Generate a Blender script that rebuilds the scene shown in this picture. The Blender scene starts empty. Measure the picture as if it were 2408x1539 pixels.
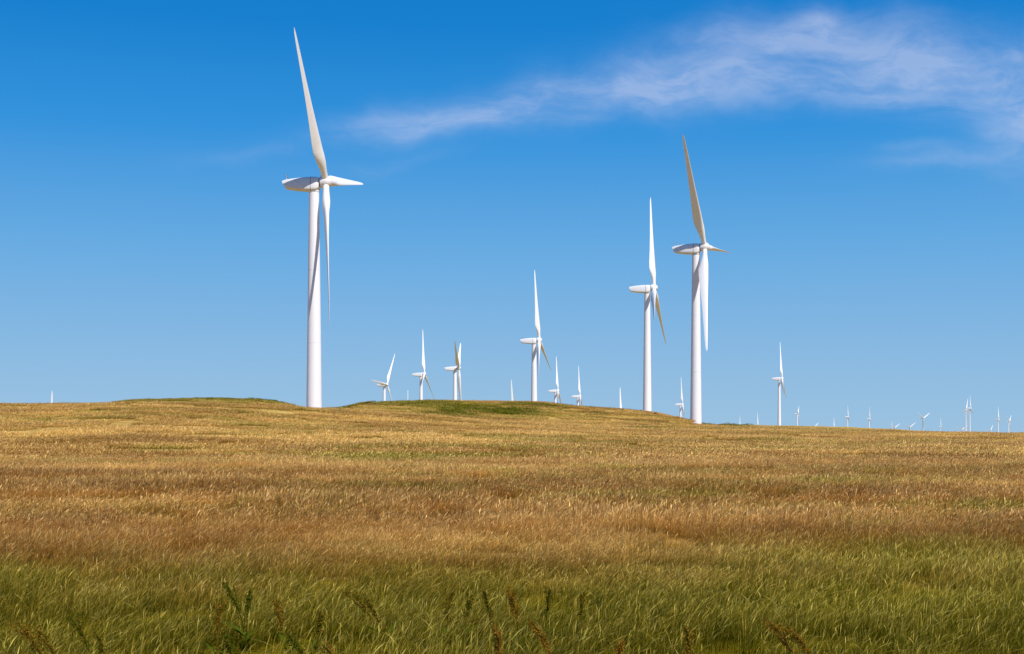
import bpy, math, numpy as np
from mathutils import Matrix, Vector
F=3308.0; U0=1204.0; V0=1020.0; CH=2.6
rng=np.random.default_rng(7)
sc=bpy.context.scene
col=sc.collection
def link(o,parent=None):
    col.objects.link(o)
    if parent: o.parent=parent
    return o
def empty(name,loc=(0,0,0)):
    e=bpy.data.objects.new(name,None); e.location=loc; e.empty_display_size=1; return link(e)
# ---------------------------------------------------------------- nodes helper
class NT:
    def __init__(s,nt): s.nt=nt; s.n=nt.nodes; s.l=nt.links
    def add(s,t,**k):
        n=s.n.new(t)
        for a,b in k.items(): setattr(n,a,b)
        return n
    def put(s,sock,v):
        if isinstance(v,bpy.types.NodeSocket): s.l.new(v,sock)
        elif isinstance(v,(int,float)): 
            sock.default_value=v
        else:
            v=tuple(v)
            if sock.type=='RGBA' and len(v)==3: v=v+(1,)
            sock.default_value=v
    def math(s,op,a,b=0,c=0,clamp=False):
        n=s.add('ShaderNodeMath',operation=op,use_clamp=clamp)
        s.put(n.inputs[0],a); s.put(n.inputs[1],b); s.put(n.inputs[2],c); return n.outputs[0]
    def mix(s,f,a,b,blend='MIX'):
        n=s.add('ShaderNodeMix',data_type='RGBA',blend_type=blend,clamp_factor=True)
        s.put(n.inputs[0],f); s.put(n.inputs[6],a); s.put(n.inputs[7],b); return n.outputs[2]
    def ramp(s,v,a,b,c=0.,d=1.,smooth=True):
        n=s.add('ShaderNodeMapRange',interpolation_type='SMOOTHSTEP' if smooth else 'LINEAR')
        s.put(n.inputs[0],v); s.put(n.inputs[1],a); s.put(n.inputs[2],b); s.put(n.inputs[3],c); s.put(n.inputs[4],d); return n.outputs[0]
    def map(s,v,loc=(0,0,0),rot=(0,0,0),scale=(1,1,1),vt='POINT'):
        n=s.add('ShaderNodeMapping',vector_type=vt)
        s.put(n.inputs[0],v); s.put(n.inputs[1],loc); s.put(n.inputs[2],rot); s.put(n.inputs[3],scale); return n.outputs[0]
    def noise(s,v,scale,detail=3,rough=.5,dist=0.):
        n=s.add('ShaderNodeTexNoise'); s.put(n.inputs['Vector'],v); s.put(n.inputs['Scale'],scale)
        s.put(n.inputs['Detail'],detail); s.put(n.inputs['Roughness'],rough); s.put(n.inputs['Distortion'],dist); return n.outputs[0]
def newmat(name):
    m=bpy.data.materials.new(name); m.use_nodes=True; m.node_tree.nodes.clear(); return m,NT(m.node_tree)
# ---------------------------------------------------------------- terrain function
def pchip(x,y,xi):
    x=np.asarray(x,float); y=np.asarray(y,float); h=np.diff(x); d=np.diff(y)/h
    m=np.zeros_like(y)
    for i in range(1,len(x)-1):
        if d[i-1]*d[i]>0:
            w1=2*h[i]+h[i-1]; w2=h[i]+2*h[i-1]
            m[i]=(w1+w2)/(w1/d[i-1]+w2/d[i])
    xi=np.clip(xi,x[0],x[-1]); k=np.clip(np.searchsorted(x,xi)-1,0,len(x)-2)
    t=(xi-x[k])/h[k]
    return ((1+2*t)*(1-t)**2)*y[k]+t*(1-t)**2*h[k]*m[k]+t*t*(3-2*t)*y[k+1]+t*t*(t-1)*h[k]*m[k+1]
Us=[0,180,330,450,560,650,720,800,860,1000,1130,1240,1400,1520,1600,1660,1900,2100,2180,2408]
rows=[
 (150,[1051,1051,1052,1053,1054,1055,1056,1057,1058,1060,1062,1063,1064,1065,1066,1067,1068,1069,1069,1070]),
 (250,[990,989,990,993,997,1001,1004,1007,1010,1015,1020,1024,1029,1032,1034,1036,1039,1041,1042,1044]),
 (340,[955,952,951,951,953,957,965,969,972,982,993,1000,1008,1011,1013,1015,1020,1024,1026,1029]),
 (420,[964,963,963,963,964,966,969,971,973,981,990,995,1000,1003,1005,1006,1013,1018,1020,1023]),
 (520,[974,962,944,941,942,948,964,962,950,945,946,948,960,971,986,1002,1010,1016,1018,1022]),
 (640,[985,980,972,970,970,975,980,978,970,965,964,965,975,985,995,1001,1008,1014,1017,1021]),
 (850,[990,990,990,990,990,990,990,990,988,988,988,988,990,994,996,998,1003,1010,1016,1020]),
 (1200,[1010]*15+[1010,1012,1018,1020,1021]),
 (2500,[1020]*20),
 (6000,[1021]*20),
 (14000,[1021.5]*20)]
RD=[1,40,80]+[r[0] for r in rows]
def height(x,y):
    x=np.asarray(x,float).ravel(); y=np.asarray(y,float).ravel()
    r=np.hypot(x,y)+1e-6; az=np.arctan2(x,y)
    azc=np.clip(az,-0.43,0.43); D=r*np.cos(azc)
    u=U0+F*np.tan(azc)
    back=np.clip((np.abs(az)-0.6)/2.2,0,1); 
    R=[np.zeros_like(u),np.zeros_like(u),np.full_like(u,.12)]
    for d,vs in rows:
        z=CH+(V0-pchip(Us,vs,u))/F*d
        zm=CH+(V0-np.mean(vs))/F*d
        R.append(z*(1-back)+zm*back)
    R=np.array(R); L=np.log(RD); l=np.log(np.clip(D,1,14000))
    k=np.clip(np.searchsorted(L,l)-1,0,len(L)-2); h=np.diff(L)
    d=np.diff(R,axis=0)/h[:,None]; m=np.zeros_like(R)
    for i in range(1,len(L)-1):
        a,b=d[i-1],d[i]; ok=a*b>0
        m[i]=np.where(ok,2*a*b/np.where(ok,a+b,1),0)
    j=np.arange(len(l)); t=(l-L[k])/h[k]
    z=((1+2*t)*(1-t)**2)*R[k,j]+t*(1-t)**2*h[k]*m[k,j]+t*t*(3-2*t)*R[k+1,j]+t*t*(t-1)*h[k]*m[k+1,j]
    w=np.clip((D-60)/200,0,1)*np.clip((3000-D)/1500,0,1)
    z+=w*(.18*np.sin(x*.061+.7*np.sin(y*.021))*np.cos(y*.043+1)+.10*np.sin(x*.17+y*.05)+.07*np.sin(x*.31-y*.13+2))
    return z
def hz(x,y): return float(height([x],[y])[0])
def wx(u,D): return (u-U0)/F*D
def wz(v,D): return CH+(V0-v)/F*D
# ---------------------------------------------------------------- vegetation colour (world position)
def field_nodes(N):
    g=N.add('ShaderNodeNewGeometry'); P=g.outputs['Position']
    sx=N.add('ShaderNodeSeparateXYZ'); N.l.new(P,sx.inputs[0]); X,Y=sx.outputs[0],sx.outputs[1]
    big=N.noise(N.map(P,rot=(0,0,.2),scale=(.012,.026,0)),1.,5,.58,.8)
    mid=N.noise(N.map(P,loc=(31,7,0),rot=(0,0,-.25),scale=(.06,.10,0)),1.,6,.65,.8)
    sm=N.noise(N.map(P,loc=(3,17,0),scale=(.6,.8,0)),1.,3,.6)
    yy=N.math('ADD',Y,N.math('MULTIPLY',N.math('SUBTRACT',mid,.5),34))
    yy=N.math('ADD',yy,N.math('MULTIPLY',N.math('SUBTRACT',sm,.5),10))
    yy=N.math('ADD',yy,N.math('MULTIPLY',X,-.15))
    G1=N.ramp(yy,19,35,1,0)
    far=N.ramp(Y,60,190)
    G2=N.math('MULTIPLY',N.ramp(N.math('ADD',N.math('ADD',N.math('MULTIPLY',big,.40),N.math('MULTIPLY',mid,.42)),N.math('MULTIPLY',sm,.18)),.49,.60),.85)
    hb=N.math('MULTIPLY',N.ramp(Y,425,465),N.ramp(X,5,45,1,.15))
    G3=N.math('MULTIPLY',hb,N.ramp(N.noise(N.map(P,loc=(5,2,0),scale=(.02,.05,0)),1.,4,.6,.4),.40,.54))
    G=N.math('MAXIMUM',G1,N.math('MAXIMUM',G2,G3))
    st=N.noise(N.map(P,loc=(11,3,0),rot=(0,0,.3),scale=(.022,.055,0)),1.,6,.65,1.)
    gold=N.math('ADD',N.math('MULTIPLY',far,.45),N.ramp(N.math('ADD',N.math('MULTIPLY',mid,.5),N.math('MULTIPLY',sm,.5)),.40,.60,0,.45))
    gold=N.math('ADD',gold,N.ramp(st,.4,.62,-.2,.4))
    val=N.ramp(st,.36,.64,.78,1.14)
    return P,G,gold,sm,mid,far,val
def scale(N,c,v):
    vm=N.add('ShaderNodeVectorMath',operation='SCALE'); N.l.new(c,vm.inputs[0]); N.put(vm.inputs['Scale'],v); return vm.outputs[0]
def veg_mat(name,blades=True):
    m,N=newmat(name)
    P,G,gold,sm,mid,far,val=field_nodes(N)
    straw=N.mix(gold,(.56,.235,.045),(.96,.63,.19))
    green=N.mix(sm,(.13,.125,.002),(.28,.24,.006))
    green=N.mix(N.math('MULTIPLY',far,.5),green,(.46,.36,.06))
    if blades:
        at=N.add('ShaderNodeAttribute',attribute_name='Col'); s=N.add('ShaderNodeSeparateColor'); N.l.new(at.outputs[0],s.inputs[0])
        h,r,seed=s.outputs
        tipg=N.mix(N.ramp(r,.5,1),green,(.60,.49,.07))
        Gm=N.math('SUBTRACT',G,N.math('MULTIPLY',N.math('SUBTRACT',r,.5),.5),clamp=True)
        tip=N.mix(Gm,straw,tipg)
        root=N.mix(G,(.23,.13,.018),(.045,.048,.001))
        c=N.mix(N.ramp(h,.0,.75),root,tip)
        sc_=N.mix(G,N.mix(r,(.46,.18,.04),(.95,.70,.30)),N.mix(r,(.26,.15,.010),(.66,.54,.14)))
        c=N.mix(N.math('MULTIPLY',seed,.6),c,sc_)
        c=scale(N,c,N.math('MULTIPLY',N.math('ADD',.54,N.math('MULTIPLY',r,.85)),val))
        d=N.add('ShaderNodeBsdfDiffuse'); N.l.new(c,d.inputs[0]); t=N.add('ShaderNodeBsdfTranslucent'); N.l.new(c,t.inputs[0])
        a=N.add('ShaderNodeMixShader'); a.inputs[0].default_value=.3; N.l.new(d.outputs[0],a.inputs[1]); N.l.new(t.outputs[0],a.inputs[2])
        o=N.add('ShaderNodeOutputMaterial'); N.l.new(a.outputs[0],o.inputs[0])
    else:
        c=N.mix(G,straw,green)
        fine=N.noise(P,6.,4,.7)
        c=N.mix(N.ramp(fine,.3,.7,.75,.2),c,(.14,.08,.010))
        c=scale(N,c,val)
        d=N.add('ShaderNodeBsdfDiffuse'); N.l.new(c,d.inputs[0])
        bp=N.add('ShaderNodeBump'); bp.inputs['Strength'].default_value=.7; bp.inputs['Distance'].default_value=.3
        N.l.new(N.noise(P,2.,5,.7),bp.inputs['Height']); N.l.new(bp.outputs[0],d.inputs['Normal'])
        o=N.add('ShaderNodeOutputMaterial'); N.l.new(d.outputs[0],o.inputs[0])
    return m
M_ground=veg_mat('field_ground',False); M_grass=veg_mat('grass_blades',True)
# ---------------------------------------------------------------- terrain mesh
rr=np.concatenate([np.geomspace(1,150,60,endpoint=False),np.linspace(150,1100,260,endpoint=False),np.geomspace(1100,14000,60)])
az=np.concatenate([np.linspace(-math.pi,-.45,50,endpoint=False),np.linspace(-.45,.45,260,endpoint=False),np.linspace(.45,math.pi,50,endpoint=False)])
A,R_=np.meshgrid(az,rr); X=(R_*np.sin(A)).ravel(); Y=(R_*np.cos(A)).ravel(); Z=height(X,Y)
na=len(az); nr=len(rr)
i,j=np.meshgrid(np.arange(nr-1),np.arange(na),indexing='ij'); i=i.ravel(); j=j.ravel(); j2=(j+1)%na
q=np.stack([i*na+j,(i+1)*na+j,(i+1)*na+j2,i*na+j2],1)[:,::-1]
def fastmesh(name,V,Q,mat=None,smooth=False,colr=None):
    me=bpy.data.meshes.new(name); V=np.asarray(V,np.float32); Q=np.asarray(Q,np.int32); k=Q.shape[1]
    me.vertices.add(len(V)); me.vertices.foreach_set('co',V.ravel())
    me.loops.add(Q.size); me.loops.foreach_set('vertex_index',Q.ravel())
    me.polygons.add(len(Q)); me.polygons.foreach_set('loop_start',np.arange(len(Q),dtype=np.int32)*k)
    me.update(calc_edges=True)
    if smooth: me.polygons.foreach_set('use_smooth',np.ones(len(Q),bool))
    if colr is not None:
        a=me.color_attributes.new('Col','FLOAT_COLOR','POINT'); a.data.foreach_set('color',np.asarray(colr,np.float32).ravel())
    if mat: me.materials.append(mat)
    me.validate(); return me
V=np.stack([X,Y,Z],1); V=np.vstack([V,[0,0,0]])
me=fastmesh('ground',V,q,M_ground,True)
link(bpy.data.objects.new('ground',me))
import bmesh
bm=bmesh.new(); bm.from_mesh(me); bm.verts.ensure_lookup_table()
c=bm.verts[len(V)-1]
for k in range(na): bm.faces.new((c,bm.verts[(k+1)%na],bm.verts[k]))
bmesh.ops.recalc_face_normals(bm,faces=bm.faces[:]); bm.to_mesh(me); bm.free()
# ---------------------------------------------------------------- grass patches
def patch(name,n,size,h0,h1,w,seedf,clump,bend=.40,tall=.05):
    nc=max(4,int(n/14)); cx=rng.uniform(-size/2,size/2,(nc,2))
    b=rng.uniform(-size/2,size/2,(n,2)); isc=rng.random(n)<clump; ci=rng.integers(0,nc,n)
    b[isc]=cx[ci[isc]]+rng.normal(0,.05+.01*size,(isc.sum(),2))
    ch_=rng.uniform(.75,1.3,nc); cd=rng.normal(0,.6,nc)
    h=rng.uniform(h0,h1,n); h[isc]*=ch_[ci[isc]]; seed=(rng.random(n)<seedf); h[seed]*=1.22
    wa=rng.normal(0.,1.1,n); wa[isc]=wa[isc]*.6+cd[ci[isc]]; dirx=np.cos(wa); diry=np.sin(wa); bd=np.abs(rng.normal(bend,.28,n)); 
    fa=rng.uniform(0,math.pi,n); fx=np.cos(fa); fy=np.sin(fa)
    T=np.array([0,.35,.68,.86,1.]); WL=np.array([1,.9,.62,.35,.05]); WS=np.array([.45,.4,.35,1.5,.3])
    V=np.zeros((n,5,2,3)); C=np.ones((n,5,2,4)); r=rng.random(n)**1.25
    tl=rng.random(n)<tall; h[tl]*=rng.uniform(1.1,1.6,tl.sum()); bd[tl]+=.3; r[tl]=rng.uniform(.75,1,tl.sum())
    ww=w*rng.uniform(.5,1.35,n)
    for k,t in enumerate(T):
        px=b[:,0]+dirx*h*bd*t*t; py=b[:,1]+diry*h*bd*t*t; pz=h*t*(1-.28*bd*t*t)-.04*(k==0)
        wk=ww*np.where(seed,WS[k],WL[k])*.5
        for s,sg in enumerate((-1,1)):
            V[:,k,s,0]=px+sg*fx*wk; V[:,k,s,1]=py+sg*fy*wk; V[:,k,s,2]=pz
        C[:,k,:,0]=t; C[:,k,:,1]=r[:,None]; C[:,k,:,2]=(seed*(1. if k>=3 else 0.))[:,None]
    base=(np.arange(n)*10)[:,None]
    Q=np.concatenate([base+np.array([[2*k,2*k+1,2*k+3,2*k+2]]) for k in range(4)])
    me=fastmesh(name,V.reshape(-1,3),Q,M_grass,False,C.reshape(-1,4))
    return me
grass=empty('grass')
def scatter(name,meshes,D0,D1,step,rotj,zone,amax=.44):
    srcs=[]
    for k,m_ in enumerate(meshes):
        o=bpy.data.objects.new(name+'_patch_%d'%(k+1),m_); sx=(k-1.5)*step*.9; sy=(D0+D1)*.35+D0*.2
        o.location=(sx,sy,hz(sx,sy)); link(o,grass); srcs.append(o)
    ys=np.arange(D0,D1,step); P=[]
    for y in ys:
        xm=y*amax+step*2
        xs=np.arange(-xm,xm,step)+rng.uniform(0,step); P.append(np.stack([xs,np.full_like(xs,y)],1))
    P=np.concatenate(P); P+=rng.uniform(-.45,.45,P.shape)*step
    z=height(P[:,0],P[:,1]); n=len(P)
    me=bpy.data.meshes.new(name); me.vertices.add(n); me.vertices.foreach_set('co',np.column_stack([P,z]).astype(np.float32).ravel())
    e=2.; gx=(height(P[:,0]+e,P[:,1])-height(P[:,0]-e,P[:,1]))/(2*e); gy=(height(P[:,0],P[:,1]+e)-height(P[:,0],P[:,1]-e))/(2*e)
    rot=np.column_stack([np.arctan(gy),-np.arctan(gx),rng.uniform(-rotj,rotj,n)])
    hn=.5+.25*np.sin(P[:,0]*.23+2*np.sin(P[:,1]*.17))+.25*np.sin(P[:,1]*.19+P[:,0]*.13+2.3*np.sin(P[:,0]*.07))
    s=rng.uniform(.92,1.1,n); scl=np.column_stack([s,s,(.76+.42*hn)*rng.uniform(.85,1.15,n)])
    a=me.attributes.new('rot','FLOAT_VECTOR','POINT'); a.data.foreach_set('vector',rot.astype(np.float32).ravel())
    a=me.attributes.new('scl','FLOAT_VECTOR','POINT'); a.data.foreach_set('vector',scl.astype(np.float32).ravel())
    a=me.attributes.new('idx','INT','POINT'); a.data.foreach_set('value',rng.integers(0,len(meshes),n).astype(np.int32))
    ob=bpy.data.objects.new(name,me); link(ob,grass)
    ng=bpy.data.node_groups.new(name,'GeometryNodeTree')
    ng.interface.new_socket('Geometry',in_out='INPUT',socket_type='NodeSocketGeometry'); ng.interface.new_socket('Geometry',in_out='OUTPUT',socket_type='NodeSocketGeometry')
    gi=ng.nodes.new('NodeGroupInput'); go=ng.nodes.new('NodeGroupOutput'); ip=ng.nodes.new('GeometryNodeInstanceOnPoints'); jn=ng.nodes.new('GeometryNodeJoinGeometry')
    for o in srcs:
        oi=ng.nodes.new('GeometryNodeObjectInfo'); oi.inputs['Object'].default_value=o; oi.inputs['As Instance'].default_value=True
        ng.links.new(oi.outputs['Geometry'],jn.inputs[0])
    def na_(nm,dt):
        q_=ng.nodes.new('GeometryNodeInputNamedAttribute'); q_.data_type=dt; q_.inputs['Name'].default_value=nm; return [s_ for s_ in q_.outputs if s_.enabled][0]
    ng.links.new(gi.outputs[0],ip.inputs['Points']); ng.links.new(jn.outputs[0],ip.inputs['Instance']); ip.inputs['Pick Instance'].default_value=True
    ng.links.new(na_('idx','INT'),ip.inputs['Instance Index']); ng.links.new(na_('rot','FLOAT_VECTOR'),ip.inputs['Rotation']); ng.links.new(na_('scl','FLOAT_VECTOR'),ip.inputs['Scale'])
    ng.links.new(ip.outputs[0],go.inputs[0])
    md=ob.modifiers.new('scatter','NODES'); md.node_group=ng
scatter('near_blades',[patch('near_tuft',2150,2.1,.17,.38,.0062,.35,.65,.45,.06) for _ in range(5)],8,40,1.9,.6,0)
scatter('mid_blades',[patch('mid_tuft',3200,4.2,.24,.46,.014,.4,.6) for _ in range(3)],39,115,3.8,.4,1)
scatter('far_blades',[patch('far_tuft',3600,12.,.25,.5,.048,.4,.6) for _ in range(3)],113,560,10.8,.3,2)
# ---------------------------------------------------------------- white paint
def paint(name,base,rough=.4):
    m,N=newmat(name)
    tc=N.add('ShaderNodeTexCoord'); O=tc.outputs['Object']
    st=N.noise(N.map(O,scale=(.9,.9,.08)),1.,5,.6); fn=N.noise(O,.7,4,.6)
    c=N.mix(N.ramp(st,.45,.8,0,.2),base,tuple(x*.8 for x in base)); c=N.mix(N.ramp(fn,.5,.8,0,.12),c,(.66,.64,.61))
    p=N.add('ShaderNodeBsdfPrincipled'); N.l.new(c,p.inputs['Base Color']); p.inputs['Roughness'].default_value=rough
    o=N.add('ShaderNodeOutputMaterial'); N.l.new(p.outputs[0],o.inputs[0]); return m
M_tower=paint('tower_paint',(.82,.81,.83),.55); M_blade=paint('blade_gelcoat',(.82,.81,.80),.45); M_nac=paint('nacelle_paint',(.75,.75,.76),.55); M_dark=paint('dark_trim',(.08,.08,.085),.6)
# ---------------------------------------------------------------- turbine meshes
def loft(name,secs,mats,cap=True,smooth=True):
    V=[];Fc=[];n=len(secs[0])
    for s in secs: V+= [tuple(p) for p in s]
    for a in range(len(secs)-1):
        for k in range(n): Fc.append((a*n+k,a*n+(k+1)%n,(a+1)*n+(k+1)%n,(a+1)*n+k))
    if cap: Fc.append(tuple(range(n))[::-1]); Fc.append(tuple((len(secs)-1)*n+k for k in range(n)))
    me=bpy.data.meshes.new(name); me.from_pydata(V,[],Fc); me.materials.append(mats)
    bm=bmesh.new(); bm.from_mesh(me); bmesh.ops.recalc_face_normals(bm,faces=bm.faces[:]); bm.to_mesh(me); bm.free()
    if smooth:
        for p in me.polygons: p.use_smooth=len(p.vertices)<=4
        me.set_sharp_from_angle(angle=math.radians(38))
    return me
RB=42.
def blade_mesh():
    secs=[]; n=20
    sp=[0,.02,.045,.08,.12,.16,.20,.25,.32,.4,.5,.6,.7,.8,.88,.94,.975,.992,1]
    for s in sp:
        ch=pchip([0,.045,.12,.2,.25,.4,.6,.8,.94,.98,1],[1.7,1.7,2.6,3.4,3.3,2.6,1.85,1.25,.8,.5,.12],np.array([s]))[0]
        th=pchip([0,.045,.12,.2,.4,.7,1],[1,1,.62,.36,.24,.17,.14],np.array([s]))[0]
        rd=float(np.clip(1-(s-.045)/.15,0,1)); tw=-math.radians(14*(1-s)**2)
        sec=[]
        for k in range(n):
            a=2*math.pi*k/n; xc=.5-.5*math.cos(a)
            yt=5*th*(.2969*math.sqrt(xc)-.126*xc-.3516*xc**2+.2843*xc**3-.1036*xc**4)*ch*(1 if a<=math.pi else -1)
            ax=(xc-.32)*ch; cy=math.sin(a)*ch/2; cx=-math.cos(a)*ch/2
            y=ax*(1-rd)+cx*rd; x=(yt+.02*ch*4*xc*(1-xc))*(1-rd)+cy*rd
            X_=x*math.cos(tw)-y*math.sin(tw); Y_=x*math.sin(tw)+y*math.cos(tw)
            sec.append((X_,Y_,1.1+s*(RB-1.1)))
        secs.append(sec)
    return loft('blade',secs,M_blade)
ME_blade=blade_mesh()
def superr(x,zt,zb,hw,n=32,e=.34,tp=.8):
    s=[];zc=(zt+zb)/2;hh=(zt-zb)/2
    for k in range(n):
        a=2*math.pi*(k+.5)/n; c,d=math.cos(a),math.sin(a)
        zz=math.copysign(abs(d)**e,d)
        s.append((x,math.copysign(abs(c)**e,c)*hw*(1-(1-tp)*max(0,zz)),zc+zz*hh))
    return s
ME_nac=loft('nacelle',[superr(-8.3,.42,.05,1.1),superr(-8.2,.55,-.2,1.3),superr(-7.5,.75,-1.40,1.45),superr(-7.2,.85,-1.6,1.5),superr(-5.0,1.1,-1.95,1.65),superr(-3,1.3,-2.15,1.8),superr(-.5,1.4,-2.3,1.85),superr(.8,1.38,-2.2,1.8),superr(1.2,1.3,-1.8,1.6),superr(1.5,1.15,-1.3,1.3)],M_nac)
ME_seam=loft('nacelle_seam',[superr(-.62,1.42,-2.31,1.87),superr(-.50,1.42,-2.31,1.87)],M_dark)
def ring(x,r,n=24): return [(x,r*math.cos(2*math.pi*k/n),r*math.sin(2*math.pi*k/n)) for k in range(n)]
ME_gap=loft('hub_bearing',[ring(-1.9,1.15),ring(-1.3,1.15)],M_dark)
ME_hub=loft('hub',[ring(-1.35,1.35),ring(-1.2,1.5),ring(-.3,1.6),ring(.5,1.5),ring(1.1,1.2),ring(1.5,.8),ring(1.7,.35),ring(1.75,.05)],M_nac)
def cyl(x,y,z0,z1,r,n=8): return [[(x+r*math.cos(2*math.pi*k/n),y+r*math.sin(2*math.pi*k/n),z) for k in range(n)] for z in (z0,z1)]
ME_mast=loft('wind_vane_mast',cyl(-7.4,.5,.6,2.4,.05),M_nac); ME_mast2=loft('anemometer_mast',cyl(-7.0,-.5,.7,2.,.05)+[[( -7.0+.16*math.cos(2*math.pi*k/8),-.5+.16*math.sin(2*math.pi*k/8),z) for k in range(8)] for z in (2.,2.15)],M_dark)
ME_arm=loft('vane_arm',[[(x,.5+.07*math.cos(a),1.9+(x+7.8)*-.6+.07*math.sin(a)) for a in (0,1.57,3.14,4.71)] for x in (-7.9,-7.0)],M_dark)
def tower_parts(H):
    n=48
    def rad(t): return 2.0-.70*t
    def rg(z,r): return [(r*math.cos(2*math.pi*k/n),r*math.sin(2*math.pi*k/n),z) for k in range(n)]
    t=loft('tower',[rg(-2,2.0)]+[rg(H*f,rad(f)) for f in np.linspace(0,1,9)],M_tower)
    fl=[]
    for f in (.31,.64):
        z=H*f; r=rad(f); fl.append(loft('tower_flange',[rg(z-.07,r+.025),rg(z+.07,r+.025)],M_tower))
    fl.append(loft('yaw_ring',[rg(H-.35,rad(1)+.1),rg(H+.05,rad(1)+.1)],M_nac))
    return [t]+fl
def turbine(uh,vh,D,th,hx,pitch,tilt=5,cone=2,name='wind_turbine'):
    hxp=wx(uh,D); hzp=wz(vh,D); psi=math.asin(hx)
    ax=Vector((math.cos(psi),-math.sin(psi),0)); off=3.1
    bx=hxp-ax.x*off; by=D-ax.y*off; g=hz(bx,by)
    nz=hzp-.15
    H=nz-2.1-g
    e=empty(name,(bx,by,g)); e.rotation_euler=(0,0,-psi)
    def ch(nm,me,M=None):
        o=bpy.data.objects.new(nm,me); link(o,e)
        if M is not None: o.matrix_basis=M
        return o
    for p in tower_parts(H): ch(p.name.split('.')[0],p)
    N0=Matrix.Translation((0,0,H+2.1))
    for nm,m_ in (('nacelle',ME_nac),('nacelle_seam',ME_seam),('wind_vane_mast',ME_mast),('anemometer_mast',ME_mast2),('vane_arm',ME_arm)): ch(nm,m_,N0)
    Hb=Matrix.Translation((off,0,H+2.25))@Matrix.Rotation(math.radians(-tilt),4,'Y')
    ch('hub',ME_hub,Hb); ch('hub_bearing',ME_gap,Hb)
    for k in range(3):
        B=Hb@Matrix.Rotation(-math.radians(th+120*k),4,'X')@Matrix.Rotation(math.radians(cone),4,'Y')@Matrix.Rotation(math.radians(180-pitch),4,'Z')
        ch('blade_%d'%(k+1),ME_blade,B)
    return e,H
e1,H1=turbine(766,428,366,81,.11,24,4.8,2)
e2,H2=turbine(1657,581,490,86,.34,90,5.5,1.5)
turbine(1538,677,640,5,.17,38,4.5)
turbine(1268,800,842,-6,.14,38)
turbine(1079,866,1120,178,.03,50,3,.5)
turbine(998,880,1300,5,.13,35)
turbine(910,905,1500,35,.34,20)
turbine(1312,919,1700,5,.12,40)
turbine(1364,932,1900,5,.12,35)
turbine(1209,984,1500,-10,.12,60)
turbine(1463,1003,1500,2,.1,60)
turbine(1605,951,2150,-5,.14,35)
turbine(1839,890,1600,3,.22,35)
turbine(122,1030,1250,1,.1,75,1,1)
turbine(439,1046,1250,0,.1,75,1,1)
for (u,v,D,th,hx) in [(1877,973,4300,55,.3),(1741,1003,5200,0,.2),(1783,1003,4200,0,.4),(1962,1006,5500,10,.3),(1995,980,5000,3,.15),(2046,984,5000,-5,.2),
    (2104,1006,7000,60,.9),(2098,1008,7500,0,.9),(2140,1005,6500,55,.95),(2172,984,5000,62,.8),(2213,1003,6500,0,.35),(2262,1011,7500,55,.95),(2270,1008,7500,15,.9),
    (2283,960,4300,3,.2),(2273,964,4800,20,.7),(2349,986,4600,0,.45),(2374,992,4900,58,.5),(1914,1008,6500,50,.8),(2330,1013,8000,35,.8)]:
    turbine(u,v,D,th,hx,30)
def door(e):
    bm=bmesh.new(); bmesh.ops.create_cube(bm,size=1); bmesh.ops.scale(bm,vec=(.9,.14,2.1),verts=bm.verts); bmesh.ops.bevel(bm,geom=bm.edges[:],offset=.04,segments=2,affect='EDGES')
    m_=bpy.data.meshes.new('door'); bm.to_mesh(m_); bm.free(); m_.materials.append(M_nac)
    o=bpy.data.objects.new('door',m_); link(o,e); o.location=(1.2,1.6,2.3); o.rotation_euler=(0,0,math.radians(-37))
door(e1); door(e2)
u,D=959,1500
m_=loft('measurement_mast',[[(r*math.cos(a),r*math.sin(a),z) for a in (0,2.1,4.2)] for r,z in ((.5,0),(.35,60))],M_nac)
o=bpy.data.objects.new('measurement_mast',m_); o.location=(wx(u,D),D,wz(918,D)-60); link(o)
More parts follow.
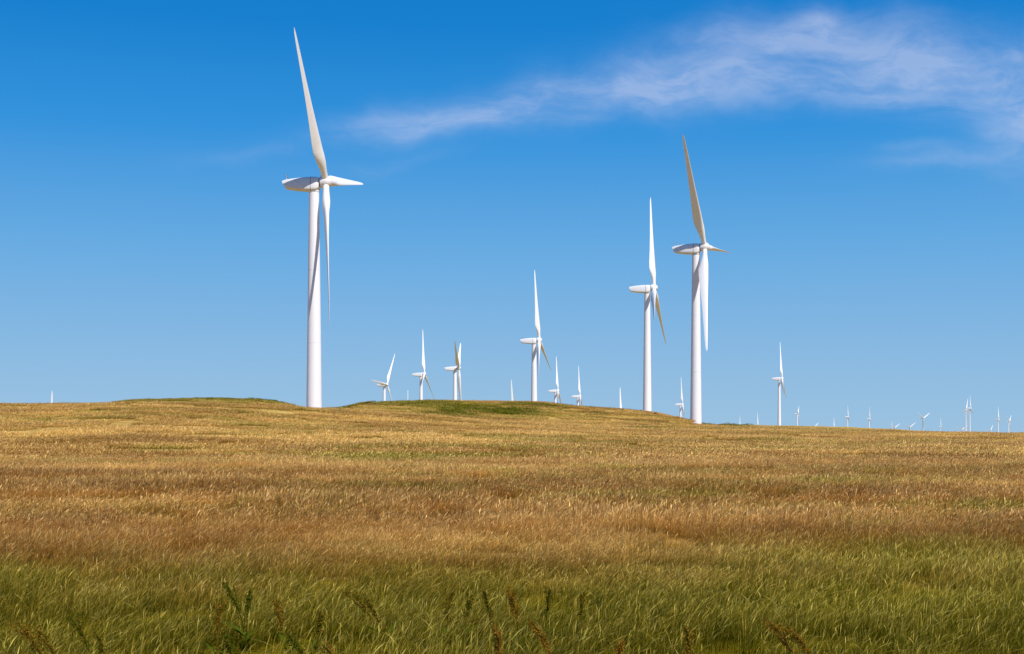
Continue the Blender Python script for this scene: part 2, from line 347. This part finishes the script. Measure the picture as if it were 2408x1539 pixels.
# ---------------------------------------------------------------- shrubs on the hills
ml,N=newmat('shrub_leaves')
at=N.add('ShaderNodeAttribute',attribute_name='Col'); s=N.add('ShaderNodeSeparateColor'); N.l.new(at.outputs[0],s.inputs[0])
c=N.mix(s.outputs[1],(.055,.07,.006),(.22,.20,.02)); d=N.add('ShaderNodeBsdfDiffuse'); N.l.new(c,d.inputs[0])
o_=N.add('ShaderNodeOutputMaterial'); N.l.new(d.outputs[0],o_.inputs[0])
def shrubs():
    C=[]
    def reg(u0,u1,D0,D1,n,hmax):
        for _ in range(n):
            u=rng.uniform(u0,u1); D=rng.uniform(D0,D1); C.append((wx(u,D),D,rng.uniform(.3,1)*hmax,rng.uniform(.8,2.2)))
    reg(335,560,500,530,110,.8); reg(590,700,505,525,100,1.3); reg(800,850,495,525,40,1.0); reg(1040,1260,455,475,170,1.0); reg(1000,1120,440,455,60,.7); reg(900,1100,470,500,40,.6)
    reg(1600,1625,560,580,14,1.6); reg(1645,1680,530,560,22,1.6); reg(1690,1780,600,800,26,1.2); reg(1250,1330,480,500,30,.6)
    V=[];K=[]
    for (x,y,h,r) in C:
        n=int(90*r); a=rng.uniform(0,6.28,n); q_=np.sqrt(rng.random(n))*r; zz=rng.random(n)**.7*h*np.sqrt(np.clip(1-(q_/r)**2,.05,1))
        px=x+q_*np.cos(a)*1.5; py=y+q_*np.sin(a); pz=height(px,py)+zz
        sz=rng.uniform(.1,.24,n); t1=rng.normal(size=(n,3)); t1/=np.linalg.norm(t1,axis=1)[:,None]; t2=np.cross(t1,rng.normal(size=(n,3))); t2/=np.linalg.norm(t2,axis=1)[:,None]
        P=np.stack([px,py,pz],1)
        quad=np.stack([P-t1*sz[:,None],P-t2*sz[:,None]*.6,P+t1*sz[:,None],P+t2*sz[:,None]*.6],1).reshape(-1,3)
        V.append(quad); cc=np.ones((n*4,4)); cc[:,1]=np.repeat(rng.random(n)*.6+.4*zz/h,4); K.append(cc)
    V=np.concatenate(V); K=np.concatenate(K)
    link(bpy.data.objects.new('shrub_thicket',fastmesh('shrub_thicket',V,np.arange(len(V)).reshape(-1,4),ml,False,K)))
shrubs()
# ---------------------------------------------------------------- dock plants
md_,N=newmat('dock_seed')
at=N.add('ShaderNodeAttribute',attribute_name='Col'); s=N.add('ShaderNodeSeparateColor'); N.l.new(at.outputs[0],s.inputs[0])
c=N.mix(s.outputs[0],(.07,.11,.006),(.46,.21,.025)); c=N.mix(N.math('MULTIPLY',s.outputs[1],.35),c,(.04,.045,.004))
d=N.add('ShaderNodeBsdfDiffuse'); N.l.new(c,d.inputs[0]); t=N.add('ShaderNodeBsdfTranslucent'); N.l.new(c,t.inputs[0])
a=N.add('ShaderNodeMixShader'); a.inputs[0].default_value=.3; N.l.new(d.outputs[0],a.inputs[1]); N.l.new(t.outputs[0],a.inputs[2])
o_=N.add('ShaderNodeOutputMaterial'); N.l.new(a.outputs[0],o_.inputs[0])
def dock(u,v,D,rust,lean):
    x=wx(u,D); g=hz(x,D); H=wz(v,D)-g
    V=[];K=[]
    def ribbon(p,q_,w,cc):
        d_=(q_-p); s_=np.cross(d_,[0,1,0.]); s_/=np.linalg.norm(s_)+1e-9; s2=np.cross(d_,s_); s2/=np.linalg.norm(s2)+1e-9
        for ss in (s_,s2):
            V.extend([p-ss*w,p+ss*w,q_+ss*w,q_-ss*w]); K.extend([(cc,.5,0,1)]*4)
    def spike(p0,dirv,L,r):
        n=int(L*640); pts=[p0+dirv*L*t+np.array([lean*.15*L*t*t,0,-.05*t*t*L]) for t in np.linspace(0,1,8)]
        for a,b in zip(pts[:-1],pts[1:]): ribbon(a,b,.003,rust)
        for _ in range(n):
            t=rng.random(); k=min(6,int(t*7)); p=pts[k]+(pts[k+1]-pts[k])*(t*7-k)
            if math.sin(t*46)<-.35: continue
            p=p+rng.normal(0,r*(1.15-.8*t),3); sz=rng.uniform(.005,.010)
            t1=rng.normal(size=3); t1/=np.linalg.norm(t1); t2=np.cross(t1,rng.normal(size=3)); t2/=np.linalg.norm(t2)
            V.extend([p-t1*sz,p-t2*sz,p+t1*sz,p+t2*sz]); K.extend([(np.clip(rust+rng.normal(0,.3),0,1),rng.random(),0,1)]*4)
    top=np.array([lean*H*.6,rng.uniform(-.05,.05),H]); st=[np.array([top[0]*t*t,top[1]*t,H*t]) for t in np.linspace(0,1,10)]
    for a,b in zip(st[:-1],st[1:]): ribbon(a,b,.005,rust*.6)
    dv=(st[-1]-st[5]); L=np.linalg.norm(dv); spike(st[5],dv/L,L*1.02,.024)
    for k in (5,6,6,7,7):
        a=rng.uniform(0,6.28); d_=np.array([.26*math.cos(a)+lean*.6,.3*math.sin(a),1.]); d_/=np.linalg.norm(d_); spike(st[k],d_,rng.uniform(.12,.22)*H/.7,.017)
    for _ in range(6):
        a=rng.uniform(0,6.28); L=rng.uniform(.2,.35); z0=rng.uniform(.02,H*.35); dr=np.array([math.cos(a),math.sin(a),.9]); sd=np.array([-math.sin(a),math.cos(a),0])
        pp=[np.array([0,0,z0])+dr*L*t-np.array([0,0,.5*L*t*t]) for t in (0,.33,.66,1)]; ws=[.006,.03,.025,.003]
        for i_ in range(3):
            V.extend([pp[i_]-sd*ws[i_],pp[i_]+sd*ws[i_],pp[i_+1]+sd*ws[i_+1],pp[i_+1]-sd*ws[i_+1]]); K.extend([(.05,.2,0,1)]*4)
    m_=fastmesh('dock_plant',np.array(V),np.arange(len(V)).reshape(-1,4),md_,False,np.array(K))
    o=bpy.data.objects.new('dock_plant',m_); o.location=(x,D,g); link(o)
for a in [(125,1458,14.,.6,-.9),(155,1474,13.8,.5,-.8),(228,1450,14.2,.2,-.6),(262,1484,13.7,.3,-.4),(578,1370,16.8,.0,-.5),(578,1382,16.6,.0,.1),(508,1422,15.5,.6,.1),(672,1410,15.7,.6,-.3),(745,1434,15.1,.3,.1),
          (900,1385,16.5,.45,-.9),(908,1396,16.2,.35,-.6),(1050,1392,16.6,.4,.1),(1090,1399,16.3,.2,.2),(1158,1385,16.5,.3,-.2),(1214,1375,16.6,.8,-.2),(1222,1397,16.2,.65,-.2),(1282,1388,16.6,.2,.1),
          (1178,1474,13.6,.9,-.1),(1315,1460,13.9,.85,-.6),(1625,1472,13.8,.6,-.1),(1890,1456,14.,.8,-.8),(1930,1466,13.9,.75,-.8),(740,1484,13.6,.15,-.7),(555,1494,13.4,.1,-.2),(1365,1393,16.6,.4,.1),(830,1514,13.2,.7,-.8),(1435,1504,13.4,.9,.3)]:
    dock(*a)
# ---------------------------------------------------------------- sun & sky
sd=Vector((.60,-.80,0)).normalized(); el=math.radians(48)
sv=Vector((sd.x*math.cos(el),sd.y*math.cos(el),math.sin(el)))
L=bpy.data.lights.new('sun','SUN'); L.energy=5.0; L.angle=math.radians(.5); L.color=(1,.945,.88)
so=bpy.data.objects.new('sun',L); so.rotation_euler=sv.to_track_quat('Z','Y').to_euler(); so.location=(0,0,100); link(so)
w=bpy.data.worlds.new('World'); sc.world=w; w.use_nodes=True; w.node_tree.nodes.clear(); N=NT(w.node_tree)
sk=N.add('ShaderNodeTexSky',sky_type='NISHITA'); sk.sun_disc=False; sk.sun_elevation=el; sk.sun_rotation=math.atan2(sd.x,sd.y)%(2*math.pi)
sk.air_density=1.; sk.dust_density=.1; sk.ozone_density=3.
tc=N.add('ShaderNodeTexCoord'); sx=N.add('ShaderNodeSeparateXYZ'); N.l.new(tc.outputs['Generated'],sx.inputs[0])
cr=N.add('ShaderNodeValToRGB'); N.l.new(N.ramp(sx.outputs[2],0,.5,0,1,False),cr.inputs[0])
els=[(0,(.31,.53,.755)),(.08,(.26,.49,.755)),(.26,(.125,.40,.76)),(.42,(.024,.285,.72)),(.56,(.0,.21,.63)),(1,(.0,.13,.47))]
e_=cr.color_ramp.elements
e_[0].position=0; e_[0].color=els[0][1]+(1,); e_[1].position=1; e_[1].color=els[-1][1]+(1,)
for p_,c_ in els[1:-1]:
    k_=e_.new(p_); k_.color=c_+(1,)
gs=N.add('ShaderNodeVectorMath',operation='SCALE'); N.l.new(cr.outputs[0],gs.inputs[0]); gs.inputs['Scale'].default_value=10.
skc=N.mix(.95,sk.outputs[0],gs.outputs[0])
yv=N.math('MAXIMUM',sx.outputs[1],.02)
px=N.math('DIVIDE',sx.outputs[0],yv); pz=N.math('DIVIDE',sx.outputs[2],yv)
cb=N.add('ShaderNodeCombineXYZ'); N.l.new(px,cb.inputs[0]); N.l.new(pz,cb.inputs[1]); P=cb.outputs[0]
def warp(P,scl,ax,ay):
    wn=N.add('ShaderNodeTexNoise'); N.put(wn.inputs['Vector'],P); wn.inputs['Scale'].default_value=scl; wn.inputs['Detail'].default_value=4
    wv=N.add('ShaderNodeVectorMath',operation='MULTIPLY_ADD'); N.l.new(wn.outputs[1],wv.inputs[0]); wv.inputs[1].default_value=(ax,ay,0); N.l.new(P,wv.inputs[2])
    wo=N.add('ShaderNodeVectorMath',operation='SUBTRACT'); N.l.new(wv.outputs[0],wo.inputs[0]); wo.inputs[1].default_value=(ax/2,ay/2,0); return wo.outputs[0]
PW=warp(P,12,.06,.04)
tot=None
for (u,v,su,sv_,sl,am) in [(1000,285,170,28,6,.9),(1330,225,250,42,10,.95),(1600,195,230,50,4,.65),(1900,205,300,38,-2,.7),(1800,80,180,40,8,.8),(1905,35,60,34,0,.6),(2060,120,230,46,-8,.6),(2310,170,280,66,-3,1.15),(2420,300,100,60,5,1.1),(2230,375,120,16,8,.5),(2150,355,60,10,5,.35),(610,352,130,16,3,.22),(900,385,120,12,5,.25)]:
    q_=N.map(PW,loc=((u-U0)/F,(V0-v)/F,0),rot=(0,0,math.radians(sl)),scale=(su/F*1.25,sv_/F*1.25,1),vt='TEXTURE')
    ln=N.add('ShaderNodeVectorMath',operation='LENGTH'); N.l.new(q_,ln.inputs[0])
    g_=N.math('MULTIPLY',N.math('EXPONENT',N.math('MULTIPLY',N.math('POWER',ln.outputs['Value'],2),-1)),am)
    tot=g_ if tot is None else N.math('ADD',tot,g_)
n1=N.noise(N.map(PW,rot=(0,0,math.radians(-10)),scale=(9,28,1)),1.,9,.62,.4)
n2=N.noise(N.map(PW,rot=(0,0,math.radians(22)),scale=(25,80,1)),1.,6,.65,.3)
nn=N.math('ADD',N.math('MULTIPLY',n1,.7),N.math('MULTIPLY',n2,.3))
cm=N.math('MULTIPLY',tot,N.ramp(nn,.33,.68,.22,1.))
cm=N.math('MULTIPLY',N.math('MINIMUM',cm,1.),.48)
cc=N.mix(cm,skc,(5.8,6.6,8.7))
bg=N.add('ShaderNodeBackground'); N.l.new(cc,bg.inputs[0]); bg.inputs[1].default_value=.1
wo_=N.add('ShaderNodeOutputWorld'); N.l.new(bg.outputs[0],wo_.inputs[0])
# ---------------------------------------------------------------- camera
cam=bpy.data.cameras.new('camera'); cam.sensor_width=36; cam.lens=F/2408*36; cam.shift_y=(V0-769.5)/2408; cam.clip_start=.1; cam.clip_end=30000
co=bpy.data.objects.new('camera',cam); co.location=(0,0,CH); co.rotation_euler=(math.pi/2,0,0); link(co); sc.camera=co
sc.view_settings.view_transform='Standard'; sc.view_settings.look='None'; sc.view_settings.exposure=0
